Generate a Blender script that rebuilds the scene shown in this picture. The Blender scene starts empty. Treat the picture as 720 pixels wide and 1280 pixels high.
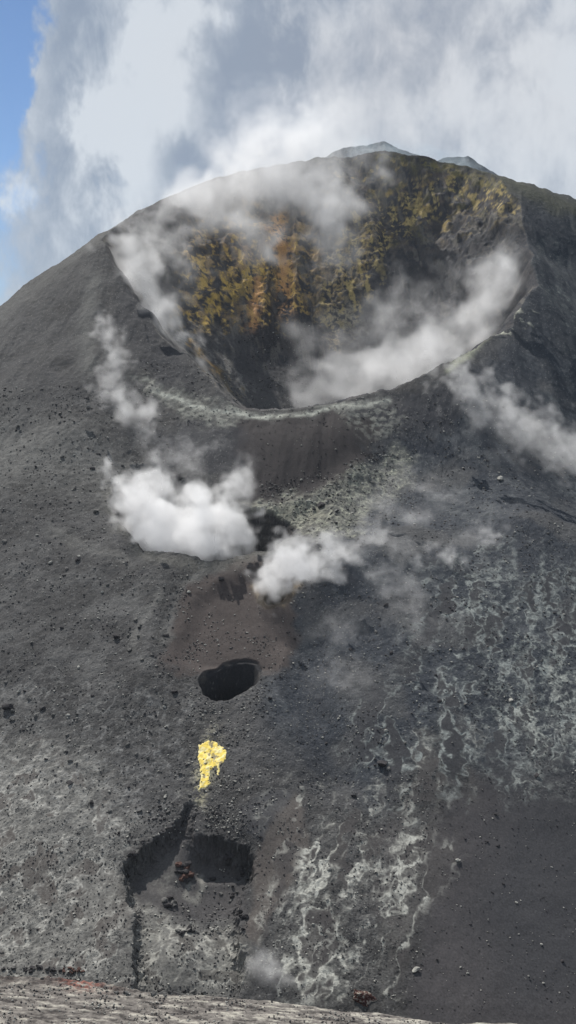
import bpy, math, random
import numpy as np
random.seed(7); RNG = np.random.default_rng(11)
C = bpy.context.scene.collection
F_PX = 1372.0; PITCH = math.atan(160/1372)
CP, SP = math.cos(PITCH), math.sin(PITCH)

# ------------------------------------------------------------------ camera rays (photo pixels -> world points)
def ray(px, py):
    a = np.asarray(px, float)-360; b = 640-np.asarray(py, float)
    return a, b*SP + F_PX*CP, b*CP - F_PX*SP
def at(px, py, Y):
    rx, ry, rz = ray(px, py); k = Y/ry
    return np.stack([rx*k, ry*k, rz*k], -1)

# ------------------------------------------------------------------ noise
_p = np.random.default_rng(3).permutation(256).astype(np.int32); PERM = np.concatenate([_p, _p, _p])
_g = np.random.default_rng(4).normal(size=(256, 3)); _g /= np.linalg.norm(_g, axis=1)[:, None]
G3 = _g.astype(np.float32)
def _perlin(x, y, z):
    xi = np.floor(x); yi = np.floor(y); zi = np.floor(z)
    fx = (x-xi); fy = (y-yi); fz = (z-zi)
    X = xi.astype(np.int32) & 255; Y = yi.astype(np.int32) & 255; Z = zi.astype(np.int32) & 255
    u = fx*fx*fx*(fx*(fx*6-15)+10); v = fy*fy*fy*(fy*(fy*6-15)+10); w = fz*fz*fz*(fz*(fz*6-15)+10)
    out = 0
    for dx in (0, 1):
        A = PERM[X+dx]; wu = u if dx else 1-u
        for dy in (0, 1):
            B = PERM[A+Y+dy]; wv = wu*(v if dy else 1-v)
            for dz in (0, 1):
                g = G3[PERM[B+Z+dz]]
                out = out + wv*(w if dz else 1-w)*(g[:, 0]*(fx-dx)+g[:, 1]*(fy-dy)+g[:, 2]*(fz-dz))
    return out
def noise(x, y, z, s=1.0, off=0.0):
    sh = np.shape(x)
    x = np.ravel(np.asarray(x, np.float32)/s+off); y = np.ravel(np.broadcast_to(np.asarray(y, np.float32), sh)/s+off*1.7); z = np.ravel(np.broadcast_to(np.asarray(z, np.float32), sh)/s+off*2.3)
    out = np.empty(x.size, np.float32)
    n = 32768
    for i in range(0, x.size, n):
        out[i:i+n] = _perlin(x[i:i+n], y[i:i+n], z[i:i+n])
    return out.reshape(sh)*1.6
def fbm(x, y, z, s=1.0, o=3, off=0.0, gain=.5):
    t = 0; a = 1; n = 0
    for k in range(o):
        t = t + a*noise(x, y, z, s/2**k, off+k*13.7); n += a; a *= gain
    return t/n*1.3
def sm(a, b, v):
    t = np.clip((v-a)/(b-a), 0, 1); return t*t*(3-2*t)

# ------------------------------------------------------------------ mountain: thin-plate surface through surveyed points
CTRL = []
def c(px, py, Y): CTRL.append(tuple(at(px, py, Y)))
def w(x, y, z): CTRL.append((x, y, z))
def base_Y(py):                                   # even 28 degree front slope
    _, ry, rz = ray(360, py); return 128.6/(.53-rz/ry)
for py in (1225, 1100, 980, 860, 760, 700):
    for px in (-260, -120, 0, 120, 240, 360, 480, 600, 720, 860, 980):
        sag = ((px-370)/1372)**2*{1225: 45, 1100: 60, 980: 70, 860: 85, 760: 100, 700: 110}[py]
        c(px, py, base_Y(py)+sag)
# base goes on down
for x in (-90, -40, 0, 40, 90): w(x, 95, -79); w(x, 60, -92)
# second bench
c(410, 640, 211); c(365, 655, 207); c(300, 640, 208); c(230, 610, 213); c(160, 590, 219); c(137, 612, 212); c(160, 660, 199)
c(440, 600, 222); c(520, 600, 222); c(620, 600, 226); c(720, 600, 232); c(850, 640, 236); c(60, 610, 213); c(0, 600, 218); c(-120, 620, 232); c(-260, 660, 252)
# lip and flanks
c(360, 560, 227); c(250, 550, 229); c(430, 550, 229)
c(300, 513, 240); c(360, 513, 240); c(420, 508, 240); c(470, 498, 243); c(520, 480, 248); c(555, 470, 251)
c(600, 432, 266); c(650, 392, 286); c(664, 340, 312); c(660, 285, 340); c(640, 240, 360)
c(264, 478, 250); c(228, 434, 264); c(186, 390, 279); c(152, 347, 296); c(130, 305, 314)
c(150, 280, 333); c(190, 257, 350); c(245, 232, 370)
c(300, 214, 384); c(360, 204, 392); c(420, 195, 397); c(480, 190, 398); c(540, 199, 393); c(600, 213, 382)
c(180, 520, 238); c(80, 520, 240); c(0, 500, 247); c(-120, 530, 262)
c(90, 440, 266); c(0, 436, 272); c(60, 378, 290); c(0, 387, 303); c(60, 342, 312); c(100, 312, 322); c(-100, 470, 300); c(-260, 590, 310)
c(620, 510, 243); c(720, 510, 262); c(640, 450, 262); c(720, 400, 301); c(700, 330, 335); c(720, 262, 362); c(660, 236, 366)
c(800, 300, 372); c(850, 460, 300); c(920, 390, 380); c(1000, 560, 300)
# the far side and the far flanks
for x, y, z in ((0, 440, 62), (-60, 420, 48), (70, 440, 60), (0, 520, 14), (-100, 380, 12), (-90, 460, 10), (120, 460, 30), (90, 520, 10), (-160, 330, -42), (-200, 420, -50),
                (220, 420, -22), (220, 520, -40), (0, 640, -45), (-160, 620, -60), (180, 640, -55), (-300, 240, -95), (300, 260, -80), (-170, 200, -74), (170, 200, -62), (-140, 120, -95), (140, 120, -88)):
    w(x, y, z)
CT = np.array(CTRL)
_sc = 100.0
def _U(d2): return .5*d2*np.log(d2+1e-12)
def _fit():
    P = CT[:, :2]/_sc; n = len(P)
    K = _U(((P[:, None]-P[None])**2).sum(-1)) + np.eye(n)*2e-4
    Q = np.hstack([np.ones((n, 1)), P]); A = np.zeros((n+3, n+3)); A[:n, :n] = K; A[:n, n:] = Q; A[n:, :n] = Q.T
    return np.linalg.solve(A, np.concatenate([CT[:, 2], np.zeros(3)]))
_W = _fit()
def H0(x, y):
    sh = np.shape(x); x = np.ravel(x)/_sc; y = np.ravel(y)/_sc; out = np.empty(x.size); P = CT[:, :2]/_sc; n = len(P)
    for i in range(0, x.size, 20000):
        a = x[i:i+20000, None]; b = y[i:i+20000, None]
        out[i:i+20000] = _U((a-P[:, 0])**2+(b-P[:, 1])**2)@_W[:n]+_W[n]+_W[n+1]*a[:, 0]+_W[n+2]*b[:, 0]
    return out.reshape(sh)

def hit(fn, px, py, y0=70, y1=430, step=.5):      # first point where a view ray meets the surface
    px = np.atleast_1d(np.asarray(px, float)); py = np.atleast_1d(np.asarray(py, float))
    Ys = np.arange(y0, y1, step); rx, ry, rz = ray(px, py)
    X = (rx/ry)[:, None]*Ys; Z = (rz/ry)[:, None]*Ys
    d = fn(X, np.broadcast_to(Ys, X.shape))-Z
    k = np.argmax(d > 0, 1); k[~(d > 0).any(1)] = len(Ys)-1; k = np.maximum(k, 1)
    i = np.arange(len(k)); a = d[i, k-1]; b = d[i, k]; f = np.clip(-a/(b-a+1e-9), 0, 1)
    Y = Ys[k-1]+f*step
    return np.stack([rx/ry*Y, Y, rz/ry*Y], -1)

class Radial:                                     # a crater: rim ring around a centre, wall profile inside
    def __init__(s, rim, cen, floor, prof, jag=.0, js=3.0):
        s.c = np.array(cen[:2]); s.floor = floor; s.prof = prof; s.jag = jag; s.js = js
        d = rim[:, :2]-s.c; th = np.arctan2(d[:, 1], d[:, 0]); o = np.argsort(th)
        th = th[o]; R = np.hypot(d[:, 0], d[:, 1])[o]; z = rim[o, 2]
        T = np.linspace(-math.pi, math.pi, 721)
        R = np.interp(T, th, R, period=2*math.pi); z = np.interp(T, th, z, period=2*math.pi)
        k = np.hanning(15); k /= k.sum()
        f = lambda a: np.convolve(np.concatenate([a[-8:-1], a, a[1:8]]), k, 'valid')
        s.T = T; s.R = f(R); s.z = f(z)
    def rho(s, x, y):
        dx = x-s.c[0]; dy = y-s.c[1]; th = np.arctan2(dy, dx); R = np.interp(th, s.T, s.R)
        if s.jag: R = R*(1+s.jag*fbm(x, y, 0*x, s.js, 3, 5.5))
        return np.hypot(dx, dy)/R, th
    def carve(s, x, y, z):
        x0, y0 = x, y
        r, th = s.rho(x, y); m = r < 1
        # the ground at the rim in this direction
        zr = np.interp(th, s.T, s.z)
        zi = s.floor+(zr-s.floor)*s.prof(r)
        zi = zi+(z-zr)*sm(.86, 1.0, r)
        return np.where(m, np.minimum(zi, z), z)

def sdf(poly, x, y):                              # signed distance, inside positive
    P = np.asarray(poly)[:, :2]; d = np.full(np.shape(x), 1e9); ins = np.zeros(np.shape(x), bool)
    for a, b in zip(P, np.roll(P, -1, 0)):
        ex, ey = b-a; wx = x-a[0]; wy = y-a[1]
        t = np.clip((wx*ex+wy*ey)/(ex*ex+ey*ey), 0, 1); d = np.minimum(d, (wx-ex*t)**2+(wy-ey*t)**2)
        cnd = ((a[1] <= y) & (b[1] > y)) | ((b[1] <= y) & (a[1] > y))
        xs = a[0]+(y-a[1])/(ey if abs(ey) > 1e-9 else 1e-9)*ex
        ins ^= cnd & (x < xs)
    d = np.sqrt(d); return np.where(ins, d, -d)

def ring(pts, fn=H0): a = np.array(pts, float); return hit(fn, a[:, 0], a[:, 1])

RIM1 = np.array([at(px, py, Y) for px, py, Y in ((300, 513, 240), (360, 513, 240), (420, 508, 240), (470, 498, 243), (520, 480, 248), (555, 470, 251), (600, 432, 266), (650, 392, 286),
    (664, 340, 312), (660, 285, 340), (640, 240, 360), (600, 213, 382), (540, 199, 393), (480, 190, 398), (420, 195, 397), (360, 200, 392), (300, 214, 384), (245, 232, 370), (190, 257, 350),
    (150, 280, 333), (130, 305, 314), (152, 347, 296), (186, 390, 279), (228, 434, 264), (264, 478, 250))])
CR1 = Radial(RIM1, (10, 292), -17, lambda r: np.where(r < .14, 0, .95*np.clip((r-.14)/.86, 0, 1)**1.15+.05*sm(.86, .98, r)), .05, 17)
RIM2 = ring([(137, 615), (143, 640), (158, 665), (180, 684), (210, 693), (270, 698), (315, 692), (345, 685), (366, 669), (370, 655), (345, 645), (305, 638), (262, 622), (220, 602), (185, 592), (155, 596)])
CR2 = Radial(RIM2, RIM2.mean(0), RIM2[:, 2].min()-15, lambda r: np.clip((r-.45)/.55, 0, 1)**.55, .09, 5)
RIM3 = ring([(247, 848), (250, 860), (256, 868), (264, 873), (280, 874), (296, 868), (312, 856), (327, 841), (329, 826), (324, 815), (308, 812), (288, 815), (268, 826), (254, 836)])
CR3 = Radial(RIM3, RIM3.mean(0), RIM3[:, 2].min()-7, lambda r: np.clip((r-.55)/.45, 0, 1)**.6, .07, 2.4)
RIM4 = ring([(321, 742), (330, 750), (350, 749), (362, 742), (366, 733), (355, 727), (338, 727), (326, 732)])
CR4 = Radial(RIM4, RIM4.mean(0), RIM4[:, 2].min()-2.2, lambda r: np.clip((r-.2)/.8, 0, 1)**.8, .1, 1.0)
POLY5 = ring([(154, 1076), (166, 1068), (180, 1058), (206, 1042), (224, 1024), (234, 1004), (252, 1002), (240, 1034), (246, 1043), (268, 1043), (288, 1052), (304, 1058),
              (311, 1062), (313, 1070), (319, 1078), (319, 1090), (309, 1100), (301, 1112), (304, 1130), (299, 1140), (303, 1160), (300, 1180), (310, 1195), (306, 1215), (300, 1245), (168, 1245), (166, 1200), (167, 1140), (160, 1125), (154, 1100)])
CHUTE = ring([(245, 1002), (222, 1085)])[:, :2]
BOWL5 = ring([(268, 1108)])[0]
MOUND5 = ring([(222, 1180)])[0]
SUL = ring([(248, 930), (262, 926), (272, 928), (283, 940), (283, 952), (275, 960), (273, 974), (270, 960), (262, 963), (263, 982), (252, 986), (248, 988), (250, 965), (247, 945)])

def terrace(x, y):                                # near ground in front of the mountain's foot
    crest = 96+1.2*fbm(x, 0*x, 0*x, 9, 3, 2.2)
    zt = -54.7-(x+25)*.105-.03*(96-y)
    return np.where(y < crest, zt, zt-(y-crest)*1.1-.0), crest

def pline(pts): return hit(H0, [p[0] for p in pts], [p[1] for p in pts])[:, :2]
RIDGES = [(pline([(126, 325), (116, 400), (108, 470), (100, 540)]), 9, 2.6), (pline([(560, 486), (590, 530), (625, 590), (660, 660)]), 9, 3.4), (pline([(672, 330), (684, 400), (700, 470)]), 8, 2.4),
          (pline([(380, 700), (372, 780), (392, 880), (420, 960)]), 3.0, -1.5), (pline([(440, 610), (410, 650), (388, 680)]), 4, 1.3), (pline([(205, 700), (190, 770), (178, 860)]), 4, 1.0), (pline([(325, 880), (310, 960), (318, 1030)]), 3.5, .9),
          (pline([(300, 640), (360, 636), (410, 618), (450, 590)]), 2.2, 1.0), (pline([(470, 700), (500, 800), (470, 900)]), 6, 1.3), (pline([(600, 760), (570, 880), (520, 980)]), 5, 1.0)]
FAN = ring([(300, 708), (352, 706), (358, 740), (362, 800), (345, 840), (250, 838), (215, 825), (222, 790), (240, 740)])
def Zbig(x, y, fine=False):
    x = np.asarray(x, float); y = np.asarray(y, float)
    z = H0(x, y)
    for P, wd, am in RIDGES:
        lo = P.min(0)-wd*3; hi = P.max(0)+wd*3; m = (x > lo[0]) & (x < hi[0]) & (y > lo[1]) & (y < hi[1])
        if m.any():
            xs, ys = x[m], y[m]; d = np.full(xs.shape, 1e9)
            for a, b in zip(P[:-1], P[1:]):
                e = b-a; t = np.clip(((xs-a[0])*e[0]+(ys-a[1])*e[1])/(e@e), 0, 1); d = np.minimum(d, np.hypot(xs-a[0]-e[0]*t, ys-a[1]-e[1]*t))
            z = z.copy(); z[m] = z[m]+am*np.exp(-(d/wd)**2)
    m = (y > 150) & (y < 200) & (x > -28) & (x < 8)
    if m.any(): z = z.copy(); z[m] = z[m]-1.1*sm(-.2, 3.0, sdf(FAN, x[m]+.8*noise(x[m], y[m], 0*x[m], 4, 3), y[m]))
    if fine:                                      # lumps before carving, so that rims stay crisp
        z = z+.5*fbm(x, y, 0*x, 16, 3, 1.1)+.12*fbm(x, y, 0*x, 3.2, 3, 7.1)
        # gentle down-slope furrows
        z = z+(.35+.6*sm(200, 260, y))*fbm(x+.3*fbm(x, y, 0*x, 20, 2, 1)*10, y*.25, 0*x, 5, 3, 3.9)*sm(130, 190, y)+.7*fbm(x, y, 0*x, 28, 2, 31)
    for cr in (CR1, CR2, CR3, CR4):
        z = cr.carve(x, y, z)
    if fine:                                      # buttresses, gullies and ledges of the great crater's wall
        r, th = CR1.rho(x, y); m = (r < 1) & (r > .2)
        xs, ys, rr = x[m], y[m], r[m]; zs = z[m]
        back = sm(300, 345, ys)
        k = sm(.42, .62, rr)*(1-sm(.88, .995, rr))*(.25+.75*back)
        rg = 1-2*np.abs(fbm(xs, ys*.45, zs*.2, 15, 3, 6.3)); r2 = 1-2*np.abs(fbm(xs, ys*.6, zs*.6, 5, 3, 2.6))
        d = k*((.4+3.2*back)*(rg-.45)+(.1+.9*back)*(r2-.4)+.25*back*fbm(xs, ys, zs, 1.5, 2, 3.3))
        led = np.sin((zs+2.2*fbm(xs, ys, zs, 9, 2, 1.3))*1.25); d = d+k*back*.22*led
        z = z.copy(); z[m] = zs+d
    # collapsed hollow at the foot
    m = (y > 100) & (y < 165) & (x > -45) & (x < 10)
    if m.any():
        xs, ys = x[m], y[m]
        jx = .35*fbm(xs, ys, 0*xs, 2.4, 4, 4.4, .65)+.3*noise(xs, ys, 0*xs, .7, 2.1); jy = .4*fbm(xs, ys, 0*xs, 2.4, 4, 9.4, .65)+.35*noise(xs, ys, 0*xs, .8, 6.1)
        s = sdf(POLY5, xs+jx, ys+jy)
        dep = (1.7+.7*sm(126, 133, ys)+.9*sm(-14.5, -11, xs)*sm(131, 133, ys))*(1-.5*sm(138.0, 140.4, ys))
        d = dep*(.6*sm(0, .3, s)+.4*sm(.2, 1.1, s+.7*fbm(xs, ys, 0*xs, 1.1, 3, 14.4)))
        e = CHUTE[1]-CHUTE[0]; t = np.clip(((xs-CHUTE[0][0])*e[0]+(ys-CHUTE[0][1])*e[1])/(e@e), 0, 1)
        dc = np.hypot(xs-CHUTE[0][0]-e[0]*t, ys-CHUTE[0][1]-e[1]*t); d = d*(1-.92*np.exp(-(dc/(.75+1.5*t))**2)*(1-t)**.8)
        q = np.exp(-(((xs-BOWL5[0])/4.2)**2+((ys-BOWL5[1])/4.5)**2)); d = d+1.0*q
        q2 = np.exp(-(((xs-MOUND5[0])/4.5)**2+((ys-MOUND5[1])/4.0)**2)); d = d-1.0*q2*sm(0, 2, s)
        zz = z[m]-d; z = z.copy(); z[m] = zz
    # ridge behind the summit
    cx = np.array([at(px, 200, 445)[0] for px in (200, 330, 390, 430, 480, 545, 560, 585, 630, 720)])
    cz = np.array([at(360, py, 445)[2] for py in (600, 330, 205, 185, 177, 201, 196, 194, 224, 300)])
    rz = np.interp(x, cx, cz)+1.0*fbm(x, y, 0*x, 7, 3, 8)
    z = np.where(y > 402, np.maximum(z, rz-.75*np.abs(y-445)), z)
    t, cr = terrace(x, y)
    z = np.maximum(z, t)
    return z
def gp(px, py): return hit(Zc, px, py)
# a coarse table of the carved surface for quick look-ups
_tx = np.arange(-140, 141, .7); _ty = np.arange(60, 470, .7)
_TZ = Zbig(*np.meshgrid(_tx, _ty))
def Zc(x, y):
    fx = np.clip((x-_tx[0])/.7, 0, len(_tx)-1.001); fy = np.clip((y-_ty[0])/.7, 0, len(_ty)-1.001)
    i = fx.astype(int); j = fy.astype(int); a = fx-i; b = fy-j
    return (_TZ[j, i]*(1-a)+_TZ[j, i+1]*a)*(1-b)+(_TZ[j+1, i]*(1-a)+_TZ[j+1, i+1]*a)*b
# ------------------------------------------------------------------ the sheet of ground
QUICK = False
def rows():
    segs = [(20, 70, 5), (70, 90, .6), (90, 99, .11), (99, 112, .5), (112, 150, .075), (150, 170, .08), (170, 190, .15), (190, 222, .17), (222, 262, .22), (262, 300, .26), (300, 402, .19), (402, 405, .4), (405, 440, .7), (440, 450, .35), (450, 500, 3), (500, 1300, 40)]
    r = [np.arange(a, b, st*(2.2 if QUICK and st < 1 else 1)) for a, b, st in segs]
    return np.concatenate(r)
def cols():
    n = 500 if QUICK else 1060
    a = np.linspace(-.285, .285, n)
    b = .285+np.cumsum(np.concatenate([np.full(40, .0014), np.linspace(.002, .09, 38)]))
    return np.concatenate([-b[::-1], a, b])
GY = rows(); GA = cols()
AA, YY = np.meshgrid(GA, GY); XX = AA*YY
ny, nx = XX.shape
ZZ = Zbig(XX.ravel(), YY.ravel(), True).reshape(XX.shape)
Xf, Yf, Zf = XX.ravel(), YY.ravel(), ZZ.ravel()
print('grid', nx, ny, nx*ny)
def mesh_from(name, V, Fq, mat, smooth=True):
    me = bpy.data.meshes.new(name); V = np.asarray(V, np.float32); Fq = np.asarray(Fq, np.int32)
    k = Fq.shape[1]
    me.vertices.add(len(V)); me.vertices.foreach_set('co', V.ravel())
    me.loops.add(Fq.size); me.loops.foreach_set('vertex_index', Fq.ravel())
    me.polygons.add(len(Fq)); me.polygons.foreach_set('loop_start', np.arange(0, Fq.size, k, dtype=np.int32))
    me.polygons.foreach_set('use_smooth', np.full(len(Fq), smooth))
    me.update(); me.validate(verbose=False)
    if mat: me.materials.append(mat)
    return me
def grid_faces(nx, ny):
    i = np.arange(nx*ny).reshape(ny, nx)
    return np.stack([i[:-1, :-1], i[:-1, 1:], i[1:, 1:], i[1:, :-1]], -1).reshape(-1, 4)
def link(name, me, label=None, cat=None, kind=None, group=None, parent=None):
    o = bpy.data.objects.new(name, me); C.objects.link(o)
    if label: o['label'] = label
    if cat: o['category'] = cat
    if kind: o['kind'] = kind
    if group: o['group'] = group
    if parent: o.parent = parent
    return o
def new_mat(name):
    m = bpy.data.materials.new(name); m.use_nodes = True; return m, m.node_tree.nodes, m.node_tree.links
def col_attr(me, name, rgb):
    a = me.color_attributes.new(name, 'FLOAT_COLOR', 'POINT')
    b = np.ones((len(me.vertices), 4), np.float32); b[:, :3] = rgb; a.data.foreach_set('color', b.ravel())
# ------------------------------------------------------------------ where on the mountain: colours of the ground, with shade on its right side painted in
def proj(x, y, z):
    d = y*CP-z*SP; return 360+F_PX*x/d, 640-(z*CP+y*SP)/d*F_PX
Uf, Vf = proj(Xf, Yf, Zf)
wx = 14*noise(Xf, Yf, Zf, 5, 1.5)+6*noise(Xf, Yf, Zf, 1.4, 8.5); wy = 14*noise(Xf, Yf, Zf, 5, 21.5)+6*noise(Xf, Yf, Zf, 1.4, 31.5)
Uw = Uf+wx; Vw = Vf+wy                                  # ragged edges for every region
def reg(poly, soft=14, warp=1.0):
    P = np.array(poly, float); lo = P.min(0)-soft-30; hi = P.max(0)+soft+30
    m = (Uf > lo[0]) & (Uf < hi[0]) & (Vf > lo[1]) & (Vf < hi[1]); o = np.zeros(Uf.shape)
    if m.any(): o[m] = sm(-soft, soft, sdf(P, Uf[m]+wx[m]*warp, Vf[m]+wy[m]*warp))
    return o
def line(pts, wd, warp=.3):
    P = np.array(pts, float); lo = P.min(0)-wd*4-20; hi = P.max(0)+wd*4+20
    m = (Uf > lo[0]) & (Uf < hi[0]) & (Vf > lo[1]) & (Vf < hi[1]); o = np.zeros(Uf.shape)
    x = Uf[m]+wx[m]*warp; y = Vf[m]+wy[m]*warp; d = np.full(x.shape, 1e9)
    for a, b in zip(P[:-1], P[1:]):
        e = b-a; t = np.clip(((x-a[0])*e[0]+(y-a[1])*e[1])/(e@e), 0, 1); d = np.minimum(d, np.hypot(x-a[0]-e[0]*t, y-a[1]-e[1]*t))
    o[m] = np.exp(-(d/wd)**2); return o
def blob(px, py, rx, ry, warp=1.0):
    return np.exp(-(((Uf+wx*warp-px)/rx)**2+((Vf+wy*warp-py)/ry)**2))
N20 = fbm(Xf, Yf, Zf, 22, 3, 4.0); N5 = fbm(Xf, Yf, Zf, 6, 3, 12.0); N1 = fbm(Xf, Yf, Zf, 1.5, 3, 22.0); N03 = noise(Xf, Yf, Zf, .38, 33.0)
STK = fbm(Xf+.25*Yf, Yf*.18, Zf*.18, 2.2, 3, 9.9)        # streaks running down the slope
COL = np.empty((Xf.size, 3)); ROU = np.ones(Xf.size)     # albedo, roughness of relief
def mix(c, m):
    m = np.clip(m, 0, 1)[:, None]; COL[:] = COL*(1-m)+np.array(c)*m
def mixr(v, m): global ROU; m = np.clip(m, 0, 1); ROU = ROU*(1-m)+v*m
g = .064+.022*N20+.020*N5+.020*N1
COL[:] = g[:, None]*np.array([1.0, .99, 1.0])
# left slope: grey rubble, paler band on the shoulder, furrows
mix((.155, .155, .148), .75*reg([(-200, 500), (0, 510), (110, 530), (160, 590), (130, 620), (60, 600), (-200, 640)], 40)*(.5+.5*sm(-.3, .4, N1)))
mix((.06, .06, .064), .55*reg([(0, 390), (120, 300), (250, 470), (170, 520), (0, 520)], 30)*(.55+.8*STK))
mix((.15, .15, .143), .5*line([(118, 350), (108, 400), (112, 460)], 12)+.3*line([(0, 395), (130, 290)], 10))
mix((.17, .168, .16), .55*line([(200, 735), (185, 760), (168, 800)], 6, .6)+.55*line([(255, 700), (225, 750), (205, 800)], 7, .6)+.35*line([(60, 660), (120, 690), (160, 700)], 8, .6))
mix((.13, .13, .128), .5*reg([(-100, 640), (140, 700), (230, 760), (230, 900), (-100, 900)], 30)*sm(-.1, .5, N5))
# right side: cinders, with the flank's bluish shade painted into the colour
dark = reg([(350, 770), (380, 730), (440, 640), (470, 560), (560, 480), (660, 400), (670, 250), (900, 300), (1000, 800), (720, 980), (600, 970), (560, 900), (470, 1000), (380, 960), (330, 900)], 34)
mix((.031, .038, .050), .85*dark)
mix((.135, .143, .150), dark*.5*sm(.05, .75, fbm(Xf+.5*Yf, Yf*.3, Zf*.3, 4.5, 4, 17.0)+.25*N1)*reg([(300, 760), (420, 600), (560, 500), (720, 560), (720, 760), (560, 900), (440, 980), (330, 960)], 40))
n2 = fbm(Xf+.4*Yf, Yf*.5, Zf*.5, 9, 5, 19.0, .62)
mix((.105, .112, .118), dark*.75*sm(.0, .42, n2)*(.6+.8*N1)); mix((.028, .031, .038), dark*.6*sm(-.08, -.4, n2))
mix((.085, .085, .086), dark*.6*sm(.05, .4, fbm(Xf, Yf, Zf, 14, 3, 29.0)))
# smooth brown and dark ash
def ash(poly, c, k=1.0, soft=8, r=.12, warp=1.0):
    m = reg(poly, soft, warp)*k; mix(np.array(c)[None]*(1+.10*N5+.07*N1)[:, None], m); mixr(r, m)
ash([(298, 520), (360, 518), (430, 514), (470, 530), (455, 580), (425, 612), (350, 634), (320, 634), (295, 600), (285, 550)], (.040, .036, .037))
ash([(285, 702), (370, 700), (366, 740), (372, 800), (350, 845), (330, 850), (240, 842), (205, 830), (212, 790), (232, 740)], (.071, .060, .057))
ash([(345, 1000), (372, 990), (392, 1060), (356, 1120), (322, 1180), (300, 1170), (318, 1100), (330, 1040)], (.090, .080, .075), 1, 6, .12, .6)
ash([(560, 985), (620, 970), (720, 1000), (900, 1000), (900, 1400), (500, 1300), (520, 1220), (545, 1130), (540, 1040)], (.060, .057, .060), 1, 18)
mix((.045, .046, .051), .8*reg([(640, 980), (900, 960), (900, 1300), (640, 1260), (590, 1130)], 50, .4))
ash([(480, 1010), (545, 1010), (560, 1120), (480, 1200), (470, 1120)], (.075, .070, .070), .6, 14)
ash([(240, 1000), (248, 1000), (240, 1040), (300, 1080), (300, 1150), (250, 1140), (170, 1180), (165, 1090), (230, 1030)], (.066, .063, .064), .9, 8)
ash([(100, 1075), (140, 1078), (160, 1120), (164, 1170), (120, 1160), (92, 1150)], (.10, .092, .086), 1, 4, .12, .5)
ash([(300, 1010), (345, 985), (372, 985), (330, 1050), (312, 1042)], (.066, .066, .07), .9, 5, .15, .5)
# pale salt crusts with ragged bright edges round smooth ash patches
def crust(m, s, ax, off, cw=.045, c=(.33, .33, .30), inner=None, thr=.10, edge=1.0, fill=.0):
    q = m > .01; x, y, z = Xf[q], Yf[q], Zf[q]
    wj = .35*s
    k_ = max(.3, 1-.55*ax)
    n = fbm(x-.30*y*min(ax, 1)+wj*noise(x, y, z, s*.5, off+3), y*k_+wj*noise(x, y, z, s*.5, off+5), z*k_, s, 4, off)
    st = sm(-.45, .08, fbm(x-.30*y*min(ax, 1), y*.22, z*.22, s*1.1, 3, off+60)) if ax >= .6 else 1.0
    ln = np.exp(-((n-thr)/cw)**2)*(.35+.9*sm(-.35, .3, N1[q]))*(.6+.5*sm(-.4, .2, N03[q]))
    fl = sm(thr, thr-.25, n)
    M = np.zeros(Xf.size); M[q] = np.clip(ln*edge+fl*fill*(.5+.8*N1[q]+.5*N03[q]), 0, 1)*m[q]*st
    I = np.zeros(Xf.size); I[q] = sm(thr+.02, thr+.09, n)*m[q]
    if inner is not None: mix(inner, I*.95); mixr(.12, I*.9)
    mix(c, M)
left = reg([(-300, 900), (0, 930), (110, 950), (160, 1040), (150, 1080), (166, 1240), (-300, 1240)], 40)
mix((.125, .123, .118), .8*left)
crust(left, 3.6, .2, 2.0, .075, (.40, .395, .365), (.098, .090, .085), .13, .85, .32)
crust(left, 1.7, .3, 7.0, .09, (.36, .355, .33), None, .0, .45, .1)
crust(reg([(-100, 840), (240, 860), (240, 1000), (160, 1050), (-100, 960)], 30), 2.5, .4, 5.0, .08, (.24, .24, .235), None, .1, .5, .12)
ra = reg([(338, 1010), (378, 975), (420, 1000), (470, 985), (520, 930), (600, 900), (570, 1010), (545, 1110), (500, 1210), (490, 1262), (360, 1262), (318, 1170), (322, 1120), (360, 1110)], 24, 1.6)
crust(ra, 3.4, 1.0, 12.0, .085, (.43, .43, .39), (.066, .062, .062), .09, 1.3, .08)
crust(.8*ra*sm(1040, 1150, Vf)*sm(440, 390, Uf)+.8*ra*reg([(440, 1080), (500, 1040), (520, 1080), (470, 1200), (420, 1250)], 14), 1.9, .9, 15.0, .085, (.40, .40, .365), None, .03, .9, .2)
rb = reg([(520, 720), (600, 700), (800, 690), (800, 940), (700, 960), (640, 968), (585, 975), (540, 1010), (470, 990), (430, 900), (520, 830)], 48, 2.0)
crust(rb, 3.4, 1.15, 18.0, .085, (.25, .27, .26), (.046, .047, .052), .10, 1.0, .05)
crust(rb*reg([(560, 700), (800, 700), (800, 960), (600, 960)], 30), 2.6, 1.0, 19.0, .065, (.24, .26, .245), None, .02, .7, .04)
crust(reg([(620, 840), (800, 790), (800, 960), (700, 975), (640, 970), (610, 920)], 34, 2.0), 2.3, .9, 23.0, .10, (.32, .335, .31), None, .06, .9, .08)
crust(reg([(668, 300), (700, 290), (712, 350), (740, 430), (730, 460), (700, 420), (672, 370)], 8), 3.0, .6, 28.0, .12, (.20, .22, .20), None, .05, .9, .3)
crust(reg([(700, 440), (760, 440), (800, 600), (720, 620), (690, 560)], 20), 4.0, .6, 29.0, .07, (.16, .18, .18), None, .05, .7, .1)
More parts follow.
